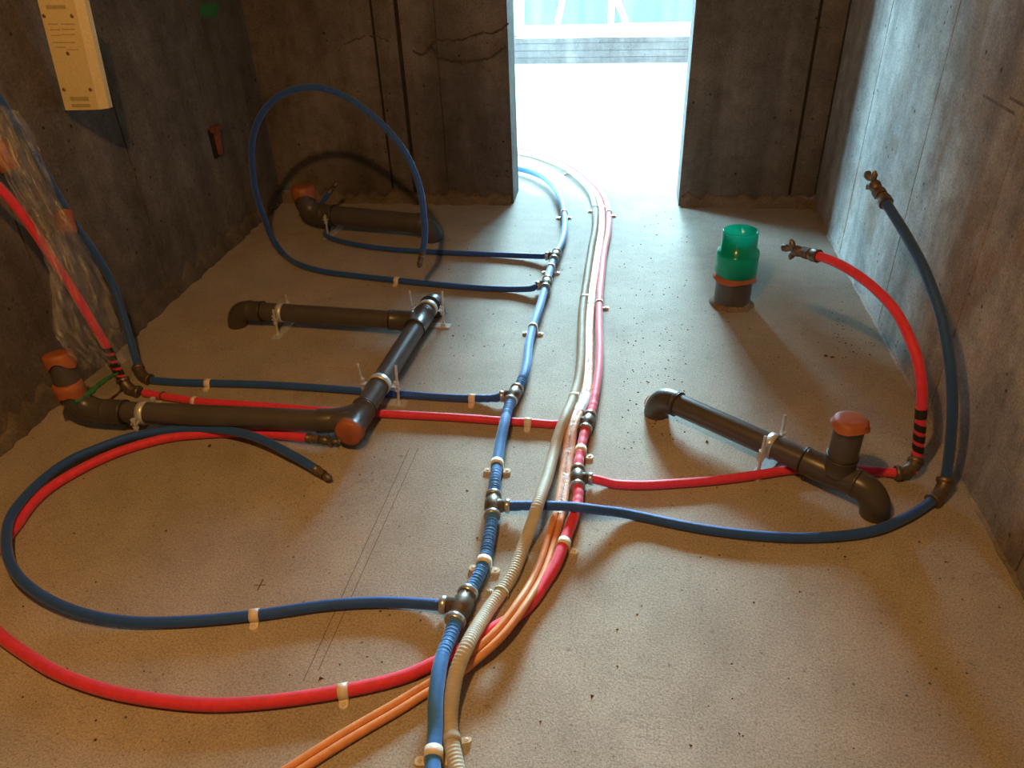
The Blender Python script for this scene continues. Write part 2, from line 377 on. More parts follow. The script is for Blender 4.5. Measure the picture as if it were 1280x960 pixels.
# ------------------------------------------------------------------ work lamp hanging near the camera
LP = np.array([-.46, .45, 2.16])
lm = thing('work_lamp', (LP[0], LP[1], LP[2]), 'bare work lamp hanging from the ceiling by a black cable', 'lamp')
mb().cyl(LP+UP*.03, LP+UP*.10, .02).build('socket', 'lamp_body', lm); mb().cyl(LP+UP*.10, (LP[0], LP[1], ZC), .004, 8).build('cable', 'lamp_body', lm)
pl_d = bpy.data.lights.new('bulb_light', 'POINT'); pl = bpy.data.objects.new('bulb_light', pl_d); COL.objects.link(pl)
pl_d.energy = 82; pl_d.color = (1.0, .50, .145); pl_d.shadow_soft_size = .035; pl.parent = lm; pl.location = (0, 0, -.03)

# ------------------------------------------------------------------ builders for piping
def hose_r(path, r, wr=(), amp=.13):
    """radius per ring, rumpled near the pixel positions in wr"""
    k = np.ones(len(path.p))
    for (px, py, reach) in wr:
        i = path.near(px, py)[0]; d = np.abs(path.s-path.s[i]); w = np.clip(1-d/reach, 0, 1)
        k += w*amp*(np.sin(path.s*960+4*np.sin(path.s*61))*.7+.4*np.sin(path.s*571+1)-.2)
    return r*k
def add_hose(par, path, r, mat_, wr=(), name='hose', seg=14):
    return mb().rings(path.p, hose_r(path, r, wr), seg, T=path.t).build(name, mat_, par)
def frame(d):
    d = unit(d); s_ = np.cross(d, UP); s_ = unit(s_) if np.linalg.norm(s_) > 1e-3 else np.array([1., 0, 0]); return d, s_, np.cross(s_, d)
def hexprof(m_, a, b, r):
    m_.rings([a, b], np.array([r, r]), 6, T=[np.subtract(b, a)]*2); m_.sm = m_.sm[:-8]+[False]*8
def tee(par, path, px, py, bdir, r=.0145, s=1.):
    i, p, t_ = path.near(px, py); b = unit(bdir); b = unit(b-.25*t_*(b @ t_))
    m_ = mb(); m_.lathe(p-t_*.034*s, t_, [(0, .0165*s), (.006*s, .019*s), (.014*s, .0175*s), (.02*s, .021*s), (.048*s, .021*s), (.054*s, .0175*s), (.062*s, .019*s), (.068*s, .0165*s)])
    m_.lathe(p, b, [(0, .017*s), (.026*s, .017*s), (.027*s, .0145*s), (.036*s, .0145*s)])
    o = m_.build('tee_fitting', 'fitting', par)
    for q, ax in ((p-t_*.036*s, t_), (p+t_*.036*s, t_), (p+b*.036*s, b)):
        k = .021*s if ax is t_ else .018*s
        mb().lathe(q-ax*.006*s, ax, [(0, k*.93), (.002*s, k), (.010*s, k), (.012*s, k*.93)]).build('collar', 'collar_metal', o)
    return p, b
def elbow(par, p, d1, d2, r=.017, reach=.035):
    d1 = unit(d1); d2 = unit(d2); pts = []
    a = p+d1*reach; b = p+d2*reach
    for k in np.linspace(0, 1, 9): pts.append((1-k)**2*a+2*k*(1-k)*p+k*k*b)
    m_ = mb(); m_.rings(pts, np.full(9, r), 14)
    o = m_.build('elbow_fitting', 'fitting', par)
    for q, ax in ((a, d1), (b, d2)): mb().lathe(q-ax*.006, ax, [(0, r*1.12), (.002, r*1.2), (.010, r*1.2), (.012, r*1.12)]).build('collar', 'fitting', o)
def end_fitting(par, p, d, s=1., wings=True):
    d, sd, u = frame(d); p = np.asarray(p)
    m_ = mb(); m_.lathe(p-d*.012*s, d, [(0, .0155*s), (.016*s, .0155*s), (.017*s, .010*s), (.03*s, .010*s)])
    hexprof(m_, p+d*.014*s, p+d*.032*s, .0145*s)
    m_.lathe(p+d*.032*s, d, [(0, .008*s), (.006*s, .012*s), (.018*s, .0135*s), (.028*s, .010*s), (.034*s, .004*s)])
    o = m_.build('stop_valve', 'fitting', par)
    mb().lathe(p-d*.002*s, d, [(0, .0135*s), (.012*s, .0135*s)]).build('brass_ring', 'brass', o)
    if wings:
        w_ = mb(); c_ = p+d*.058*s
        w_.cyl(p+d*.04*s, c_+d*.012*s, .005*s, 10)
        for sg in (-1, 1):
            q = [c_+u*sg*k*.008*s+d*(.004*s*k) for k in range(4)]
            w_.rings(q, np.array([.004, .006, .0075, .003])*s, 10)
        w_.lathe(c_+d*.012*s, d, [(0, .004*s), (.008*s, .008*s), (.020*s, .009*s), (.026*s, .004*s)])
        w_.build('wing_handle', 'fitting', o)
def clip(path, px, py, r, label, sides=(1, -1), want=(1, 0, 0), mat_='clip_plastic', w=.020, group='plastic pipe clips on the floor', thick=.0022):
    i, p, t_ = path.near(px, py); t_ = unit([t_[0], t_[1], 0]); s_ = np.cross(t_, UP)
    if s_ @ np.asarray(want, float) < 0: s_ = -s_
    z = p[2]; base = np.array([p[0], p[1], 0])
    o = thing('pipe_clip', base, label, 'pipe clip', group)
    prof = []                                         # outline of the strap across the pipe, outer then inner
    for rr in (r+thick, r+.0002):
        row = [s_*rr*math.cos(a)+UP*(z+rr*math.sin(a)) for a in np.linspace(0, math.pi, 15)]
        row = [s_*rr+UP*max(.003, z*.25)] + row + [-s_*rr+UP*max(.003, z*.25)]
        prof.append(row)
    m_ = mb(); n = len(prof[0]); v_ = []
    for e in (-w/2, w/2):
        for row in prof: v_ += [base+q+t_*e for q in row]
    fs = []
    for k in range(n-1):
        fs += [(k, k+1, 2*n+k+1, 2*n+k), (n+k, 3*n+k, 3*n+k+1, n+k+1), (k, n+k, n+k+1, k+1), (2*n+k, 2*n+k+1, 3*n+k+1, 3*n+k)]
    fs += [(0, 2*n, 3*n, n), (n-1, 2*n-1, 4*n-1, 3*n-1)]
    m_.add(v_, fs, True); m_.build('strap', mat_, o)
    for sg in sides:
        c_ = base+s_*sg*(r+.0095)
        q = mb(); pts = []
        for a in np.linspace(-math.pi/2, math.pi/2, 7): pts.append(c_+s_*sg*(.004+.008*math.cos(a))+t_*(w*.45*math.sin(a)))
        pts = [c_-s_*sg*.0105-t_*w*.45]+pts+[c_-s_*sg*.0105+t_*w*.45]
        q.prism(pts if sg > 0 else pts[::-1], UP*.006)
        f_ = q.build('foot', 'clip_clear', o)
        mb().lathe(c_+s_*sg*.002+UP*.006, UP, [(0, .0038), (.0015, .0038), (.0022, .002)], 10).build('screw', 'zinc', f_)
    return o
def tie(path, px, py, r, label, tail=0.):
    i, p, t_ = path.near(px, py); d, s_, u = frame(t_)
    ring = [p+(s_*math.cos(a)+u*math.sin(a))*(r+.001) for a in np.linspace(0, 2*math.pi, 19)]
    o = thing('cable_tie', (p[0], p[1], 0), label, 'cable tie', 'white cable ties round the pipes')
    m_ = mb(); v_ = []; n = 19
    for e, rr in ((-.002, 0), (.002, 0), (.002, .0012), (-.002, .0012)):
        v_ += [q+d*e+unit(q-p)*rr for q in ring]
    m_.add(v_, [(a*n+k, a*n+k+1, ((a+1) % 4)*n+k+1, ((a+1) % 4)*n+k) for a in range(4) for k in range(n-1)])
    m_.build('band', 'clip_plastic', o)
    hd = p-s_*.6*(r+.003)+u*.8*(r+.003)
    mb().box(hd, (.006, .007, .005), [d, s_, u]).build('tie_head', 'clip_plastic', o)
    if tail:
        pa = Path([hd, hd-s_*tail*.5+u*.01+d*.005, hd-s_*tail+u*.018-d*.012], .004); mb().rings(pa.p, .0013, 6).build('tail', 'clip_plastic', o)
    return o
def gz(pts, z): return [PZ(*p, p_z) for p, p_z in [((q[0], q[1]), (q[2] if len(q) > 2 else z)) for q in pts]]

# ------------------------------------------------------------------ blue water main and its branches
RB, RS = .0145, .0122
BM = Path(gz([(541, 985, .03), (541, 952, .028), (544, 915, .03), (544, 880, .042), (547, 850, .048), (552, 824, .048), (561, 801, .04), (569, 780, .03), (577, 758), (591, 733), (601, 714), (608, 690), (611, 672), (615, 650), (616, 632), (618, 609), (621, 581), (625, 555, .032), (631, 527, .042), (636, 508, .034), (642, 494), (650, 480), (657, 462), (661, 431), (666, 409), (674, 386), (682, 358), (689, 333), (696, 316), (703, 300), (706, 284), (705, 266), (700, 247), (690, 231), (674, 219), (648, 211), (610, 208), (560, 208)], .027), .0018)
bm = thing('water_main', (BM.p[len(BM.p)//2][0], BM.p[len(BM.p)//2][1], 0), 'long blue water main curving across the floor to the doorway', 'water pipe')
WR = [(577, 745, .10), (569, 790, .09), (616, 610, .09), (615, 655, .09), (650, 478, .07), (636, 510, .09), (611, 690, .09), (694, 320, .05)]
add_hose(bm, BM, RB, 'blue_hose', WR)
def start(par_path, px, py, toward, first):           # where a branch leaves its tee
    i, p, t_ = par_path.near(px, py); b = np.asarray(toward)-p; b = unit(b-t_*(b @ t_)); return p, b
_c1 = PZ(405, 268, .085); _dc = unit(PZ(522, 279, .072)-_c1); BQ = _c1-_dc*.01+np.array([0, .07, 0]); BQ[2] = .0125   # passes under the corner drain
# branch to the far left corner, its end turned up behind the drain elbow
def from_tee(mainp, main, px, py, pts, s=1.):
    _, p, t_ = mainp.near(px, py); b = np.asarray(pts[0])-p; b[2] = 0
    p, b = tee(main, mainp, px, py, b, s=s); return [p+b*.03*s, p+b*.055*s] + pts
pts = from_tee(BM, bm, 694, 320, gz([(682, 320.5, .026), (662, 320, .017), (600, 317.5), (560, 316), (530, 314.5), (492, 312), (455, 307.5), (420, 300), (406, 293)], RS)+[BQ, PY(402, 256, BQ[1]+.05), PY(413, 239, BQ[1]+.07)])
B1 = Path(pts); b1 = thing('water_branch_hose', pts[0], 'dark blue hose farthest back, running under the drain pipe in the left corner', 'water pipe')
add_hose(b1, B1, RS*.95, 'branch_blue', name='hose'); end_fitting(b1, B1.p[-1], B1.t[-1], .8, False)
# the upright loop
lp = [(355, 318, 2.90), (340, 297.5, 2.95), (330, 272, 2.93), (321, 245, 2.91), (316, 215, 2.89), (314.5, 192, 2.87), (317, 168, 2.85), (327, 143, 2.83), (347, 121, 2.81), (375, 110, 2.80), (402, 110, 2.79), (430, 120, 2.77), (460, 140, 2.74), (485, 163, 2.71), (505, 188, 2.68), (518, 214, 2.66), (526, 240, 2.64), (530, 270, 2.62), (531, 298, 2.60), (527.5, 317, 2.59)]
pts = from_tee(BM, bm, 683, 355, gz([(668, 360, .025), (645, 361.5, .015), (600, 360), (530, 354), (455, 346), (405, 339.5), (378, 332, .016)], RS)+[PY(*q) for q in lp])
B2 = Path(pts); b2 = thing('water_branch_hose', pts[0], 'blue hose rising from the floor into a tall upright loop', 'water pipe')
add_hose(b2, B2, RS, 'branch_blue'); end_fitting(b2, B2.p[-1], B2.t[-1], .85, False)
# branch to the plastic-wrapped riser on the left wall
pts = from_tee(BM, bm, 642, 494, gz([(626, 497, .025), (608, 498, .016), (560, 497), (497, 492.5), (435, 487.5), (335, 481), (267, 479), (225, 478), (190, 475.5)], RS))
B3 = Path(pts); b3 = thing('water_branch_hose', pts[0], 'dark blue hose from the third tee to the film-wrapped riser', 'water pipe')
add_hose(b3, B3, RS, 'branch_blue', [(620, 498, .08)])
e3 = PZ(176, 471, .016); up3 = PX(167, 440, -1.57)
elbow(b3, e3, B3.p[-1]-e3, up3-e3)
rv = [e3, up3, PX(160, 415, -1.59), PX(152, 388, -1.61), PX(143, 360, -1.63), PX(132, 338, -1.645), PX(118, 315, -1.66), PX(104, 296, -1.67), PX(90, 276, -1.68), PX(70, 240, -1.69), PX(50, 205, -1.695), PX(30, 172, -1.70), PX(0, 125, -1.70), PX(-40, 60, -1.70)]
R3 = Path(rv); add_hose(b3, R3, RS, 'navy_hose', name='riser')
# the low loop in the left foreground
pts = from_tee(BM, bm, 577, 758, gz([(556, 757, .027), (535, 755, .018), (480, 752.5), (412, 756), (319, 769), (225, 777), (161, 777, .016), (105, 767.5, .022), (56, 747, .03), (26, 724, .036), (11, 700, .038), (7.5, 677, .038), (11, 651, .038), (20, 635, .038), (50, 602.5, .035), (87.5, 575, .032), (125, 559, .03), (162, 546, .03), (200, 539, .03), (237.5, 535.5, .03), (275, 537, .034), (312, 544, .04), (340, 555, .04), (362, 567, .035), (382, 578, .028), (397, 588, .022)], RS+.001), 1.1)
B5 = Path(pts); b5 = thing('water_branch_hose', pts[0], 'blue hose lying in a wide loop in the left foreground', 'water pipe')
add_hose(b5, B5, RS, 'branch_blue'); end_fitting(b5, B5.p[-1], B5.t[-1], .8, False)
# branch to the right wall
pts = from_tee(BM, bm, 616, 632, gz([(650, 632, .03), (672, 632, .03), (702, 632.5, .036), (722, 634, .05), (745, 637, .04), (774, 640.5, .02), (798, 645), (860, 658), (930, 668), (1010, 672), (1090, 664), (1140, 643), (1164, 627)], RS))
B4 = Path(pts); b4 = thing('water_branch_hose', pts[0], 'blue hose crossing the red main and standing up beside the right wall', 'water pipe')
add_hose(b4, B4, RS, 'branch_blue', [(640, 632, .06)])
e4 = PZ(1178, 618, .016); rp = [e4, PY(1183, 592, 1.585), PY(1188, 550, 1.59), PY(1190.5, 510, 1.60), PY(1189, 470, 1.63), PY(1183, 425, 1.67), PY(1176, 392, 1.71), PY(1167, 366, 1.75), PY(1156, 338, 1.80), PY(1140, 307, 1.88), PY(1123, 278, 1.96), PY(1105, 250, 2.04)]
elbow(b4, e4, B4.p[-1]-e4, rp[1]-e4)
R4 = Path(rp); add_hose(b4, R4, RS*1.05, 'navy_hose', name='riser'); end_fitting(b4, R4.p[-1], R4.t[-1], 1.2)

# ------------------------------------------------------------------ red hot-water main and branches
RR = .0132
HM = Path(gz([(600, 190, .014), (650, 188, .014), (690, 198, .014), (720, 213, .014), (737, 227, .014), (750, 239.5, .014), (758, 253, .016), (761, 268, .016), (760, 292, .016), (755, 317, .016), (752, 345, .016), (750, 364), (749, 384), (749, 411), (749.5, 437), (748, 466), (744, 492), (740, 513), (734, 530), (729, 548), (726, 562), (723, 581), (722, 601), (723, 620), (719, 642), (711, 662), (703, 684), (694.5, 707, .018), (678, 733, .014), (664, 754, .0135), (641, 773, .0135), (617, 785, .0135), (601, 798, .0135), (568, 817, .0135), (542, 829, .0135), (510, 844, .0135), (467, 856, .0135), (427, 864, .0135), (337, 877, .0135), (262, 881, .0135), (187, 874, .0135), (124, 861, .0135), (67, 839, .0135), (30, 816, .0135), (0, 794, .0135), (-25, 765, .0135), (-30, 735, .0135), (-14, 700, .0135), (5, 676, .0135), (22, 655, .0135), (37, 633, .0135), (62, 610, .0135), (100, 587, .0135), (140, 568, .0135), (175, 556, .0135), (212, 547, .0135), (250, 543, .0135), (300, 541, .014), (355, 544, .02), (388, 548, .022)], .022))
hm = thing('hot_water_main', (HM.p[len(HM.p)//2][0], HM.p[len(HM.p)//2][1], 0), 'red hot-water main beside the beige conduit, ending in a wide loop at left', 'water pipe')
k = HM.near(734, 530)[0]
add_hose(hm, HM, RR, 'red_hose', [(742, 505, .05), (727, 555, .09), (723, 620, .07), (725, 575, .06)])
end_fitting(hm, HM.p[-1], HM.t[-1], .9)
pts = from_tee(HM, hm, 734, 527, gz([(700, 530.5), (661, 528), (640, 527), (580, 522.5), (485, 517.5), (410, 514), (335, 508), (300, 505.5), (250, 502), (212, 496.5), (180, 491)], RS), .92)
R1 = Path(pts); r1 = thing('hot_water_branch_hose', pts[0], 'red hose passing under the drain pipe to the film-wrapped riser at left', 'water pipe')
add_hose(r1, R1, RS, 'red_hose')
e1 = PZ(160, 488, .016); rv = [e1, PX(152, 472, -1.535), PX(144, 457, -1.54), PX(134, 436, -1.545), PX(124, 417, -1.55), PX(111, 396, -1.56), PX(97, 372, -1.57), PX(80, 345, -1.58), PX(60, 315, -1.585), PX(40, 285, -1.59), PX(20, 258, -1.595), PX(0, 236, -1.60), PX(-40, 195, -1.60), PX(-90, 130, -1.61)]
elbow(r1, e1, R1.p[-1]-e1, rv[1]-e1)
S1 = Path(rv); rs1 = add_hose(r1, S1, RS*1.05, 'red_hose', name='riser')
def spiral(par, path, i0, i1, r, turns, w, mat_='black_tape'):
    seg = path.cut(i0, i1); n = turns*28; m_ = mb(); v_ = []
    for k in range(n+1):
        f_ = k/n; x = f_*(len(seg.p)-1); j = min(int(x), len(seg.p)-2); p = seg.p[j]*(1-x+j)+seg.p[j+1]*(x-j); t_ = seg.t[j]
        d, s_, u = frame(t_); a = 2*math.pi*turns*f_
        q = p+(s_*math.cos(a)+u*math.sin(a))*(r+.0012)
        v_ += [q-d*w/2, q+d*w/2]
    m_.add(v_, [(2*k, 2*k+2, 2*k+3, 2*k+1) for k in range(n)], True); return m_.build('tape_spiral', mat_, par)
def wrap(par, path, i0, i1, r, mat_='black_tape', name='tape_wrap'):
    seg = path.cut(i0, i1); return mb().rings(seg.p, r+.0012, 14, T=seg.t).build(name, mat_, par)
i0 = S1.near(155, 478)[0]; i1 = S1.near(131, 430)[0]; spiral(rs1, S1, i0, i1, RS*1.05, 5, (S1.s[i1]-S1.s[i0])/5*.62)
pts = from_tee(HM, hm, 723, 598, gz([(760, 604), (798, 606.6), (850, 604), (897, 600), (944, 594), (987, 587.5), (1030, 585), (1065, 587), (1105, 590, .014), (1126, 591.5, .018)], RS), .92)
R2 = Path(pts); r2 = thing('hot_water_branch_hose', pts[0], 'red hose arching up beside the right wall with a striped taped base', 'water pipe')
add_hose(r2, R2, RS, 'red_hose')
e2 = PZ(1140, 592, .018); rv = [e2, PY(1146, 572, 1.655), PY(1148.5, 550, 1.66), PY(1151, 520, 1.67), PY(1152.5, 487, 1.69), PY(1148, 453, 1.72), PY(1136, 420, 1.77), PY(1119, 388, 1.84), PY(1094, 361, 1.92), PY(1065, 339, 2.0), PY(1036, 324, 2.07), PY(1018, 319, 2.11)]
elbow(r2, e2, R2.p[-1]-e2, rv[1]-e2)
S2 = Path(rv); rs2 = add_hose(r2, S2, RS*1.08, 'red_hose', name='riser'); end_fitting(r2, S2.p[-1], S2.t[-1], 1.25)
i0 = S2.near(1146, 578)[0]; i1 = S2.near(1151.5, 522)[0]; j1 = S2.near(1152, 508)[0]
spiral(rs2, S2, i0, i1, RS*1.08, 4, (S2.s[i1]-S2.s[i0])/4*.6); wrap(rs2, S2, i1, j1, RS*1.08)

# ------------------------------------------------------------------ beige corrugated conduit
RC = .0152
CM = Path(gz([(560, 186), (610, 186), (648, 190), (674, 196), (700, 206.5), (714, 215), (729, 228), (739, 241), (744, 259), (744, 284), (739, 312), (734, 345), (731, 366), (728, 390), (727, 421), (725.5, 457), (722, 480), (715, 502, .026), (706, 523, .042), (699, 541, .034), (692, 567, .022), (684, 597, .04), (675, 622, .06), (671, 635, .062), (666, 650, .05), (656, 678, .022), (640.5, 718), (626, 741), (610, 763, .022), (595, 787, .045), (583, 809, .062), (573, 833, .055), (567, 858, .04), (563.5, 885, .022), (562.5, 905), (564, 925), (570, 955), (578, 990)], RC), .00125)
cm_ = thing('corrugated_conduit', (CM.p[len(CM.p)//2][0], CM.p[len(CM.p)//2][1], 0), 'beige corrugated conduit winding between the blue and red mains', 'conduit')
mb().rings(CM.p, RC*(.975+.032*np.cos(CM.s*2*math.pi/.0075)), 14, T=CM.t).build('sleeve', 'corrugated', cm_)

# ------------------------------------------------------------------ paired orange tubes
TM = Path(gz([(600, 189, .012), (650, 190, .012), (690, 200), (715, 212), (730, 225), (744, 241), (751, 259), (752, 284), (748, 312), (743, 345), (740, 366), (738.5, 380), (736, 411), (735.5, 447), (734, 482), (730, 500, .018), (721, 519, .03), (714, 537, .03), (711, 561, .018), (707, 591), (703, 620), (697.5, 646), (690, 671), (683, 695), (669, 728, .018), (650, 758, .034), (629, 786.5, .036), (608, 807.5, .034), (591, 822, .025), (573, 838, .014), (556, 848), (532, 861), (500, 881.5), (460, 904.5), (422, 927), (375, 957), (340, 980)], .0095))
tm = thing('paired_tubes', (TM.p[len(TM.p)//2][0], TM.p[len(TM.p)//2][1], 0), 'pair of thin orange tubes running side by side from doorway to foreground', 'tube')
for s_ in (-1, 1): q = TM.offset(s_*.0086); mb().rings(q.p, .0083, 12, T=q.t).build('tube', 'orange_tube', tm)
i1 = TM.near(697, 646)[0]; w_ = TM.cut(0, i1); ang = np.linspace(0, 2*math.pi, 16, endpoint=False)
base_r = 1/np.sqrt((np.cos(ang)/.0100)**2+(np.sin(ang)/.0185)**2)
mb().rings(w_.p, base_r[None, :]*(1+.05*rng.rand(len(w_.p), 1)), 16, T=w_.t, caps=False).build('plastic_wrap', 'milky_film', tm)
for a, b in (((733, 493), (722, 516)), ((739.5, 369), (738.5, 382))):
    i = TM.near(*a)[0]; j = TM.near(*b)[0]; q = TM.cut(i, j)
    mb().rings(q.p, base_r[None, :]*1.09*np.ones((len(q.p), 1)), 16, T=q.t).build('foil_tape', 'zinc', tm)

# ------------------------------------------------------------------ clips and ties
L_, R_, N_ = (-1, 0, 0), (1, 0, 0), (0, -1, 0)
G1 = 'white saddle clips on the blue main'; G2 = 'white saddle clips on the red main'; G3 = 'clips on the branch hoses'; G4 = 'thin clips on the corrugated conduit'
clip(BM, 705, 266, RB, 'white clip highest up the blue main, by the doorway', group=G1, w=.014)
clip(BM, 688.5, 334, RB, 'white clip on the blue main between its two farthest tees', group=G1, w=.014)
clip(BM, 665.6, 409, RB, 'white clip on the blue main just below the loop hose tee', group=G1, w=.014)
clip(BM, 621.5, 580, RB, 'white clip on the blue main below the crossing red hose', group=G1)
clip(BM, 605, 703, RB, 'white clip on the blue main above its nearest tee', group=G1)
clip(BM, 541, 942, RB, 'white clip on the blue main at the bottom edge of the photo', group=G1)
clip(HM, 761, 266, RR, 'clear clip on the pink bend of the red main near the doorway', (1,), R_, group=G2, w=.010)
clip(HM, 749, 379, RR, 'pinkish clip on the red main level with the loop hose', (1,), R_, group=G2, w=.010)
clip(HM, 726, 563, RR, 'white clip on the red main between its two tees', (1,), R_, group=G2)
clip(HM, 706, 681, RR, 'white clip on the red main just below the crossing blue hose', (1,), R_, group=G2)
clip(B3, 590, 499, RS, 'white clip on the dark blue branch right of the drain pipe', (1,), N_, group=G3)
clip(B3, 261, 480, RS, 'white clip on the dark blue branch near the film-wrapped riser', (1,), N_, group=G3)
clip(R1, 661, 528, RS, 'white clip on the red branch right of the blue main', (1,), N_, group=G3)
clip(R1, 243, 501, RS, 'white clip on the red branch near the film-wrapped riser', (1,), N_, group=G3, w=.014)
clip(R1, 203, 494, RS, 'dark metal strap on the red branch by the left drain elbow', (1,), N_, mat_='fitting', w=.006, group=G3)
clip(B2, 497, 352, RS, 'white clip on the floor run of the tall blue loop', (1,), N_, group=G3)
clip(B5, 317, 769, RS, 'white clip on the foreground blue loop', (1,), N_, group=G3)
clip(HM, 430, 863, RR, 'white clip on the red loop in the foreground', (1,), N_, group=G3)
clip(CM, 713, 214, RC, 'thin clip on the conduit bend inside the doorway', (1,), L_, w=.006, group=G4)
clip(CM, 744, 261, RC, 'thin clip on the conduit beside the pink bend', (1,), L_, w=.006, group=G4)
clip(CM, 627, 740, RC, 'thin beige clip on the conduit beside the nearest blue tee', (1,), L_, w=.006, mat_='corrugated', group=G4)
clip(CM, 564, 925, RC, 'beige clip on the conduit at the bottom edge of the photo', (1,), R_, w=.014, mat_='corrugated', group=G4)
tie(CM, 729.5, 373, RC, 'white cable tie round the conduit level with the loop hose')
tie(CM, 717, 497, RC, 'white cable tie with a loose tail round the conduit above the red tee', .05)
tie(TM, 751.5, 262, .017, 'white cable tie round the paired tubes at the pink bend')

# ------------------------------------------------------------------ grey drain pipes
RD, RK = .0315, .0355
def bend(a, c, b, n=14): return [(1-k)**2*np.asarray(a)+2*k*(1-k)*np.asarray(c)+k*k*np.asarray(b) for k in np.linspace(0, 1, n)]
def dpipe(par, a, b, r=RD, name='pipe', mat_='drain_pvc'): return mb().cyl(a, b, r, 24).build(name, mat_, par)
def socket(par, a, b, r=RK, name='socket'):
    L = np.linalg.norm(np.subtract(b, a)); return mb().lathe(a, np.subtract(b, a), [(0, r*.9), (.001, r*1.03), (.005, r*1.03), (.007, r), (L-.007, r), (L-.005, r*1.03), (L-.001, r*1.03), (L, r*.9)], 24).build(name, 'drain_socket', par)
def seal(par, p, ax, r): return mb().lathe(np.asarray(p)-unit(ax)*.002, ax, [(0, r*.9), (.0005, r), (.0035, r), (.004, r*.9)], 24).build('seal_ring', 'seal_ring', par)
def ebend(par, a, c, b, r=RK, name='elbow'):
    P = bend(a, c, b); return mb().rings(P, np.full(len(P), r), 24).build(name, 'drain_socket', par)
def tapecap(par, c, ax, r, skirt, name='tape_cap', flare=.0):
    """gum tape stretched over an open end with a ragged skirt"""
    d = unit(ax); seg = 24; P = []; Rr = []
    u = np.cross(d, [1, .2, .1]); u = unit(u); w_ = np.cross(d, u); v_ = []
    prof = [(.004, .02), (.005, .55), (.003, .93), (-.001, 1.03), (-.5, 1.05), (-1, 1.08)]
    for k, (h_, q) in enumerate(prof):
        for j in range(seg):
            a = 2*math.pi*j/seg; rr = r*q*(1.03+.06*rng.rand()*(k > 2))
            hh = h_ if k < 4 else h_*skirt*(1+.35*math.sin(3*a+1)+.25*rng.rand())
            v_.append(np.asarray(c)+d*hh+(u*math.cos(a)+w_*math.sin(a))*(rr+(flare if k == 5 else 0)))
    fs = [(k*seg+j, (k+1)*seg+j, (k+1)*seg+(j+1) % seg, k*seg+(j+1) % seg) for k in range(len(prof)-1) for j in range(seg)]+[tuple(range(seg))]
    o = mb().add(v_, fs, True).build(name, 'gum_tape', par); return o
ZD = .064
# left drain: main run, two side runs
Pf = PZ(436, 541, ZD); Pe = PZ(538, 381, ZD); md = unit(Pe-Pf); T2 = PZ(524, 402, ZD); T1 = PZ(445, 528, ZD)
dn = thing('drain_pipe', (Pf[0], Pf[1], 0), 'grey drain pipe with two side runs on metal supports, left of the mains', 'drain pipe')
dpipe(dn, Pf, Pe); socket(dn, Pf-md*.005, Pf+md*.115, name='tee_socket'); socket(dn, T2-md*.05, T2+md*.05, name='tee_socket')
tapecap(dn, Pf-md*.006, -md, RK, .016)
for q, x in ((Pf+md*.117, md), (T2-md*.052, md), (T2+md*.052, md), (Pe-md*.004, md)): seal(dn, q, x, RK*1.05)
ebend(dn, Pe, Pe+md*.05, Pe+md*.055-UP*ZD)
A1 = PZ(132, 514, ZD); d1 = unit(T1-A1); dpipe(dn, A1, T1); mb().rings(bend(T1-d1*.11, T1-d1*.03, T1+md*.06), np.linspace(RK, RK*.9, 14), 24).build('tee_branch', 'drain_socket', dn)
socket(dn, A1-d1*.0, A1+d1*.06)
A1u = A1-d1*.085+UP*.06
ebend(dn, A1, A1-d1*.07, A1u); s1 = vert(A1u, 447)+np.array([-.012, .02, 0]); dpipe(dn, A1u, s1, RK, 'stub'); tapecap(dn, s1, s1-A1u, RK*1.04, .03)
tapecap(dn, A1u+UP*.035-d1*.002, UP, RK*1.04, .035, 'tape_band')
A2 = PZ(312, 388, ZD); d2 = unit(T2-A2); dpipe(dn, A2, T2); socket(dn, T2-d2*.10, T2-d2*.02, name='tee_branch'); socket(dn, A2-d2*.002, A2+d2*.05)
ebend(dn, A2, A2-d2*.055, A2-d2*.06-UP*ZD)
for q in (A2+d2*.052, T2-d2*.102): seal(dn, q, d2, RK*1.04)
seal(dn, A1+d1*.062, d1, RK*1.04)
# back left drain
RB3 = .043
C1 = PZ(405, 268, .085); C2 = PZ(522, 279, .072); dc = unit(C2-C1)
db = thing('drain_pipe', (C1[0], C1[1], 0), 'short grey drain pipe in the shaded far left corner', 'drain pipe')
dpipe(db, C1, C2, RB3); socket(db, C1-dc*.01, C1+dc*.05, RB3*1.1); C0 = C1-dc*.085+UP*.06
ebend(db, C1, C1-dc*.08, C0, RB3*1.1); s2 = vert(C0, 236); dpipe(db, C0, s2, RB3*1.05, 'stub'); tapecap(db, s2+UP*.01, UP, RB3*1.1, .035)
ebend(db, C2, C2+dc*.06, C2+dc*.07-UP*.072, RB3*1.1); seal(db, C1+dc*.052, dc, RB3*1.12)
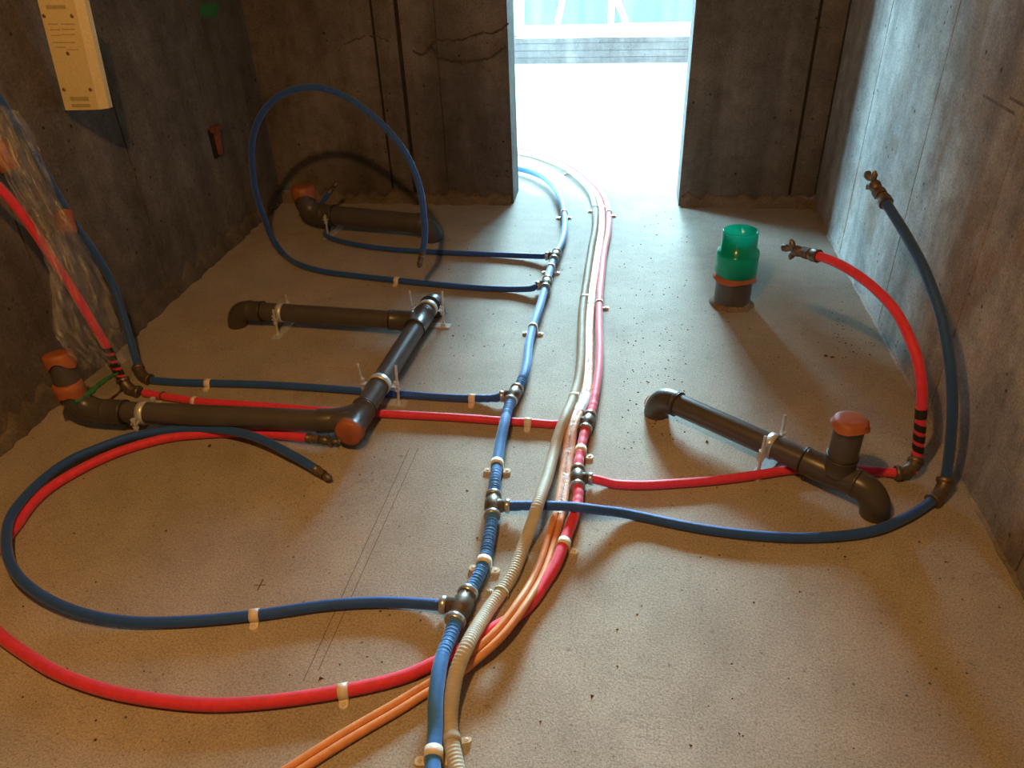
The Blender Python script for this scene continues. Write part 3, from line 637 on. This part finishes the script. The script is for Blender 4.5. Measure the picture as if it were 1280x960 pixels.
# right drain
E1 = PZ(842, 503, ZD); E3 = PZ(1047, 594, ZD); de = unit(E3-E1); E2 = E3-de*.075
dr = thing('drain_pipe', (E1[0], E1[1], 0), 'grey drain pipe ending in an upright taped stub, right of the mains', 'drain pipe')
dpipe(dr, E1, E2); ebend(dr, E1, E1-de*.05, E1-de*.055-UP*ZD); socket(dr, E1-de*.0, E1+de*.012); seal(dr, E1+de*.014, de, RK*1.04)
socket(dr, E2-de*.01, E3+de*.05, RK, 'tee_socket'); ebend(dr, E3+de*.05, E3+de*.10, E3+de*.105-UP*ZD); seal(dr, E2-de*.012, de, RK*1.05)
s3 = vert(E3, 525); dpipe(dr, E3, s3, RD*1.1, 'stub'); socket(dr, E3+UP*.01, E3+UP*.06, RK*1.03); seal(dr, E3+UP*.062, UP, RK*1.06); tapecap(dr, s3, UP, RD*1.14, .013, flare=.004)
rg_ = Path([E1-de*.085+UP*(.02*math.sin(a)-.035)+np.cross(de, UP)*.018*math.cos(a) for a in np.linspace(0, 6.0, 14)], .004); mb().rings(rg_.p, .0022, 6).build('plastic_loop', 'clip_clear', dr)

def bracket(p, d, label, hgt=.15, gap=.054, foot=1):
    """pipe band between two threaded rods that stand on a slotted foot plate"""
    d, s_, u = frame([d[0], d[1], 0]); base = np.array([p[0], p[1], 0])
    o = thing('pipe_support', base, label, 'pipe support', 'metal supports under the drain pipes')
    mb().box(base+UP*.002, (.032, 2*gap+.05, .004), [d, s_, UP]).build('foot_plate', 'zinc', o)
    ring = mb(); n = 33; v_ = []
    for e, rr in ((-.011, RD+.0012), (.011, RD+.0012), (.011, RD+.0032), (-.011, RD+.0032)):
        v_ += [np.array([p[0], p[1], p[2]])+d*e+(s_*math.cos(a)+UP*math.sin(a))*rr for a in np.linspace(0, 2*math.pi, n)]
    ring.add(v_, [(a*n+k, a*n+k+1, ((a+1) % 4)*n+k+1, ((a+1) % 4)*n+k) for a in range(4) for k in range(n-1)], True)
    rg = ring.build('band', 'zinc', o)
    for sg in (-1, 1):
        c_ = base+s_*sg*gap; tilt = s_*sg*.004+d*.004*sg
        r_ = mb(); zz = np.linspace(.002, hgt, 60); r_.rings([c_+UP*z+tilt*(z/hgt) for z in zz], .0042+.0005*np.cos(np.arange(60)*math.pi), 8)
        ro = r_.build('threaded_rod', 'zinc', o)
        for z in (.009, p[2]-.012, p[2]+.012):
            q = mb(); hexprof(q, c_+UP*(z-.004), c_+UP*(z+.004), .0085); q.build('nut', 'zinc', ro)
        mb().box(np.array([p[0], p[1], p[2]])+s_*sg*(gap-.004), (.02, .018, .004), [d, s_, UP]).build('ear', 'zinc', rg)
    return o
def on(a, b, px, py):
    ts = np.linspace(0, 1, 200); P = np.array([np.asarray(a)*(1-k)+np.asarray(b)*k for k in ts]); q = np.array([proj(p) for p in P])
    return P[int(np.argmin(((q-[px, py])**2).sum(1)))]
bracket(on(Pf, Pe, 474, 481), md, 'zinc support with two rods over the dark blue branch hose', .135)
bracket(on(Pf, Pe, 533, 386), md, 'zinc support at the far end of the left drain pipe', .135)
bracket(on(A2, T2, 352, 393), d2, 'support under the upper side run of the left drain', .105)
bracket(on(A1, T1, 181, 516), d1, 'support under the lower side run beside the left drain elbow', .08)
bracket(on(E1, E2, 966, 554), de, 'zinc support beside the upright taped stub at right', .13)
bracket(on(C1, C2, 414, 271)+UP*0, dc, 'dim support under the drain pipe in the far left corner', .11, .06)

# ------------------------------------------------------------------ drain riser with the green coupling
G0 = PZ(914, 379, 0); gt = lambda py: vert(G0, py)[2]
zt, zs, zb, zp = gt(288), gt(313), gt(340), gt(352)
g = thing('drain_riser', G0, 'upright grey stub with a clear green coupling, right of the doorway', 'drain riser')
gp = lambda z: np.array([G0[0], G0[1], z])
mb().cyl(gp(0), gp(zb+.005), .064, 32).build('pipe', 'drain_pvc', g)
tapecap(g, gp(zb-.004), UP, .066, .014, 'tape_band', .003)
gr = mb(); prof = [(zb-.002, .070), (zb+.004, .0735), (zs-.012, .0735), (zs, .0725), (zs+.003, .062), (zt-.004, .0605), (zt, .0605), (zt, .0565), (zs+.002, .0575), (zs-.006, .0575), (zb+.012, .0665), (zb+.008, .066), (zb-.002, .066), (zb-.002, .070)]
gr.rings([gp(z) for z, r in prof], np.array([r for z, r in prof]), 40, caps=False, T=[UP]*len(prof)); gr.build('green_coupling', 'green_clear', g)['label'] = 'clear green plastic coupling'
v_ = []; seg = 28; m_ = mb()
for rr, z in ((.062, .016), (.068, .012), (.075, .006), (.082, -.002)):
    v_ += [gp(z*(.7+.6*rng.rand()) if z > 0 else z)+np.array([math.cos(2*math.pi*j/seg), math.sin(2*math.pi*j/seg), 0])*rr*(.93+.12*rng.rand()) for j in range(seg)]
m_.add(v_, [(k*seg+j, (k+1)*seg+j, (k+1)*seg+(j+1) % seg, k*seg+(j+1) % seg) for k in range(3) for j in range(seg)], True).build('mortar_ring', 'mortar', g)

# ------------------------------------------------------------------ things on the left wall
YP = 2.2
fb = lambda px, py: PY(px, py, YP)
BL, BR, TR, TL = fb(82, 138), fb(124, 137), fb(94, 2), fb(47, 7)
upv = unit((TL+TR)/2-(BL+BR)/2); TL = BL+upv*.315; TR = BR+upv*.315
bxn = thing('power_strip', (BL+BR)/2, 'beige plastic power strip hanging by its cable at the upper left', 'power strip')
bk = np.array([0, .034, 0]); sx = np.array([.022, .016, 0])
b_ = mb(); b_.add([BL, BR, TR, TL, BR+sx, TR+sx, BR+sx+bk*.6, TR+sx+bk*.6, BL+bk+np.array([-.006, 0, 0]), TL+bk+np.array([-.006, 0, 0])],
    [(0, 1, 2, 3), (1, 4, 5, 2), (4, 6, 7, 5), (6, 8, 9, 7), (8, 0, 3, 9), (0, 8, 6, 4, 1), (3, 2, 5, 7, 9)]).build('cover', 'beige_plastic', bxn)
nf = np.array([0, -1., 0])
for px, py in ((55, 20), (90, 20), (80, 112), (113, 112), (85, 67)):
    mb().lathe(fb(px, py), nf, [(-.001, .0058), (.0008, .0056), (.0014, .004)], 12).build('screw', 'brass', bxn)
def bar(a, b, w, mat_, name, th):
    a = fb(*a); b = fb(*b); d = unit(b-a); mb().box((a+b)/2+nf*th/2, (np.linalg.norm(b-a), th+.001, w), [d, nf, np.cross(d, nf)]).build(name, mat_, bxn)
bar((88, 123.5), (111, 123.3), .012, 'beige_slot', 'slot', .0006); bar((90, 132), (113, 131.8), .010, 'beige_slot', 'slot', .0006); bar((58, 9), (82, 8.5), .010, 'beige_slot', 'slot', .0006)
for x0, x1, y in ((60, 72, 30), (76, 93, 30), (62, 75, 37), (78, 94, 36.5), (78, 94, 43), (64, 76, 44), (66, 94, 53), (69, 82, 59), (84, 98, 62)):
    bar((x0, y), (x1, y), .0022, 'beige_slot', 'raised_mark', .0008)
tc_ = (TL+TR)/2; mb().box(tc_+bk*.5+upv*.012+sx*.4, (.085, .03, .024), [unit(BR-BL), np.array([0, 1., 0]), upv]).build('end_cap', 'brown_plastic', bxn)
cb_ = Path([tc_+bk*.5+upv*.02, tc_+bk*.5+upv*.10, tc_+bk*.5+upv*.3+np.array([-.02, .02, 0]), np.array([tc_[0]-.06, tc_[1]+.05, 1.9]), np.array([tc_[0]-.08, tc_[1]+.06, ZC])], .02)
mb().rings(cb_.p, .0045, 8).build('cable', 'brown_plastic', bxn)
cs = thing('conduit_stub', PX(268, 180, XL), 'small rust-brown conduit outlet set in a dark hole in the left wall', 'conduit')
q = PX(268, 178, XL)
mb().box(q+np.array([.002, -.008, 0]), (.012, .05, .12)).build('recess', 'dark_hole', cs)
mb().cyl(q+np.array([.0, .012, -.05]), q+np.array([.012, .012, .05]), .02, 16).build('sleeve', 'rust_plastic', cs)
mb().box(q+np.array([.012, .006, .056]), (.034, .065, .02)).build('flange', 'rust_plastic', cs)
def patch(name, pts, mat_, label, cat, nrm=(1, 0, 0), th=.0015):
    tag(mb().prism(pts, np.asarray(nrm)*th).build(name, mat_), label, cat)
patch('tape_strip', [PX(*p, XL) for p in ((250, 21), (271, 21), (273, 4), (262, 3), (250, 5))], 'green_tape', 'green tape stuck high on the left wall near the corner', 'tape')
# orange taped conduit ends half hidden by the film
for (a, b, r, lab) in (((86, 292), (79, 264), .026, 'orange tape wrap on the blue riser at the edge of the film'), ((14, 212), (-8, 178), .034, 'orange taped bundle under the film at the left edge')):
    p0 = PX(*a, -1.665); p1 = PX(*b, -1.685); pa = Path([p0, p0*.7+p1*.3, p0*.3+p1*.7, p1], .008); n = len(pa.p)
    rr = r*(.75+.3*np.sin(np.linspace(.3, 2.8, n))[:, None])*(1+.1*rng.randn(n, 14)); m_ = mb().rings(pa.p, rr, 14, T=pa.t)
    tag(m_.build('tape_wrap', 'gum_tape'), lab, 'tape')
# crumpled film
rows = [((-25, 120), (25, 140)), ((-15, 150), (42, 168)), ((-10, 185), (56, 205)), ((8, 225), (72, 245)), ((30, 262), (90, 280)), ((48, 300), (108, 308)), ((60, 340), (124, 338)), ((66, 378), (138, 368)), ((66, 415), (148, 405)), ((82, 438), (158, 432)), ((104, 462), (168, 452))]
v_ = []; n = 60; k = 26
for i in range(n+1):
    f_ = i/n*(len(rows)-1); j = min(int(f_), len(rows)-2); q = f_-j
    l_ = np.array(rows[j][0])*(1-q)+np.array(rows[j+1][0])*q; r_ = np.array(rows[j][1])*(1-q)+np.array(rows[j+1][1])*q
    for m2 in range(k+1):
        g_ = m2/k; p_ = l_*(1-g_)+r_*g_; xx = -1.585+.075*(i/n)**1.5 + .03*math.sin(g_*math.pi) - .05*g_ + .012*math.sin(g_*22+i*.25)+.010*math.sin(g_*41-i*.6+2)+rng.normal(0, .003)
        v_.append(PX(p_[0]+rng.normal(0, .8), p_[1]+rng.normal(0, .8), min(-1.44, max(XL+.012, xx))))
fs = [(i*(k+1)+j, i*(k+1)+j+1, (i+1)*(k+1)+j+1, (i+1)*(k+1)+j) for i in range(n) for j in range(k)]
tag(mb().add(v_, fs, True).build('plastic_film', 'plastic_film'), 'crumpled clear plastic film draped over the risers on the left wall', 'plastic film')
# green tape round the foot of the wrapped risers
gtp = Path([PX(92, 502, -1.525), PX(104, 497, -1.515), PX(117, 487, -1.505), PX(131, 475, -1.50), PX(147, 467, -1.50)], .006)
n = len(gtp.p); rr = np.abs(np.linspace(.010, .004, n)[:, None]*(1+.2*rng.randn(n, 8)))
tag(mb().rings(gtp.p, rr, 8, T=gtp.t).build('tape_strip', 'green_tape'), 'twisted green tape round the foot of the film-wrapped risers', 'tape')

# ------------------------------------------------------------------ marks on floor and wall, grit
def stroke(m_, a, b, w, n_=UP, th=.0006):
    a = np.asarray(a, float); b = np.asarray(b, float); d = unit(b-a); s_ = np.cross(n_, d)
    return m_.box((a+b)/2+np.asarray(n_)*th/2, (np.linalg.norm(b-a), w, th), [d, s_, n_])
m_ = mb(); stroke(m_, PZ(318, 732), PZ(332, 731), .002); stroke(m_, PZ(322, 738), PZ(329, 724), .003); tag(m_.build('pencil_cross', 'pencil'), 'small pencil cross on the floor above the foreground blue loop', 'floor mark')
for a, b, lab in (((512, 560), (379, 852), 'long thin pencil line on the floor, left of its twin'), ((523, 560), (398, 838), 'long thin pencil line on the floor, right of its twin')):
    tag(stroke(mb(), PZ(*a), PZ(*b), .0012).build('pencil_line', 'pencil'), lab, 'floor mark')
m_ = mb(); nn = np.array([-1., 0, 0])
stroke(m_, PX(1229, 119, XR), PX(1268, 142, XR), .007, nn, .0006); stroke(m_, PX(1262, 122, XR), PX(1284, 134, XR), .007, nn, .0006)
tag(m_.build('wall_mark', 'wall_smear'), 'pair of dark smeared strokes on the right wall', 'wall mark')
m_ = mb()
def stone(c_, r_):
    a = rng.rand()*6.3; v_ = [(c_[0]+r_*math.cos(a+k*2.1)*(.6+.7*rng.rand()), c_[1]+r_*math.sin(a+k*2.1)*(.6+.7*rng.rand()), 0) for k in range(3)]
    v_.append((c_[0]+r_*.2*rng.randn(), c_[1]+r_*.2*rng.randn(), r_*.7)); m_.add(v_, [(0, 1, 3), (1, 2, 3), (2, 0, 3), (0, 2, 1)])
for _ in range(520):
    u_ = rng.rand()
    if u_ < .45: px, py = rng.uniform(770, 860), rng.uniform(240, 560)
    elif u_ < .6: px, py = rng.uniform(560, 720), rng.uniform(280, 520)
    elif u_ < .75: px, py = rng.uniform(1040, 1110), rng.uniform(360, 450)
    else: px, py = rng.uniform(20, 1200), rng.uniform(380, 940)
    q = PZ(px, py)
    if XL+.05 < q[0] < XR-.03 and q[1] < 3.55: stone(q, rng.uniform(.0012, .0042))
for px, py, r_ in ((262, 558, .008), (1032, 445, .010), (1040, 447, .008), (884, 552, .007), (610, 668, .006), (597, 672, .005), (740, 870, .006), (401, 848, .006), (566, 420, .006)): stone(PZ(px, py), r_)
g_ = m_.build('floor_grit', 'grit', None, 'stuff'); tag(g_, 'small crumbs of dirt and grit scattered over the floor', 'grit')
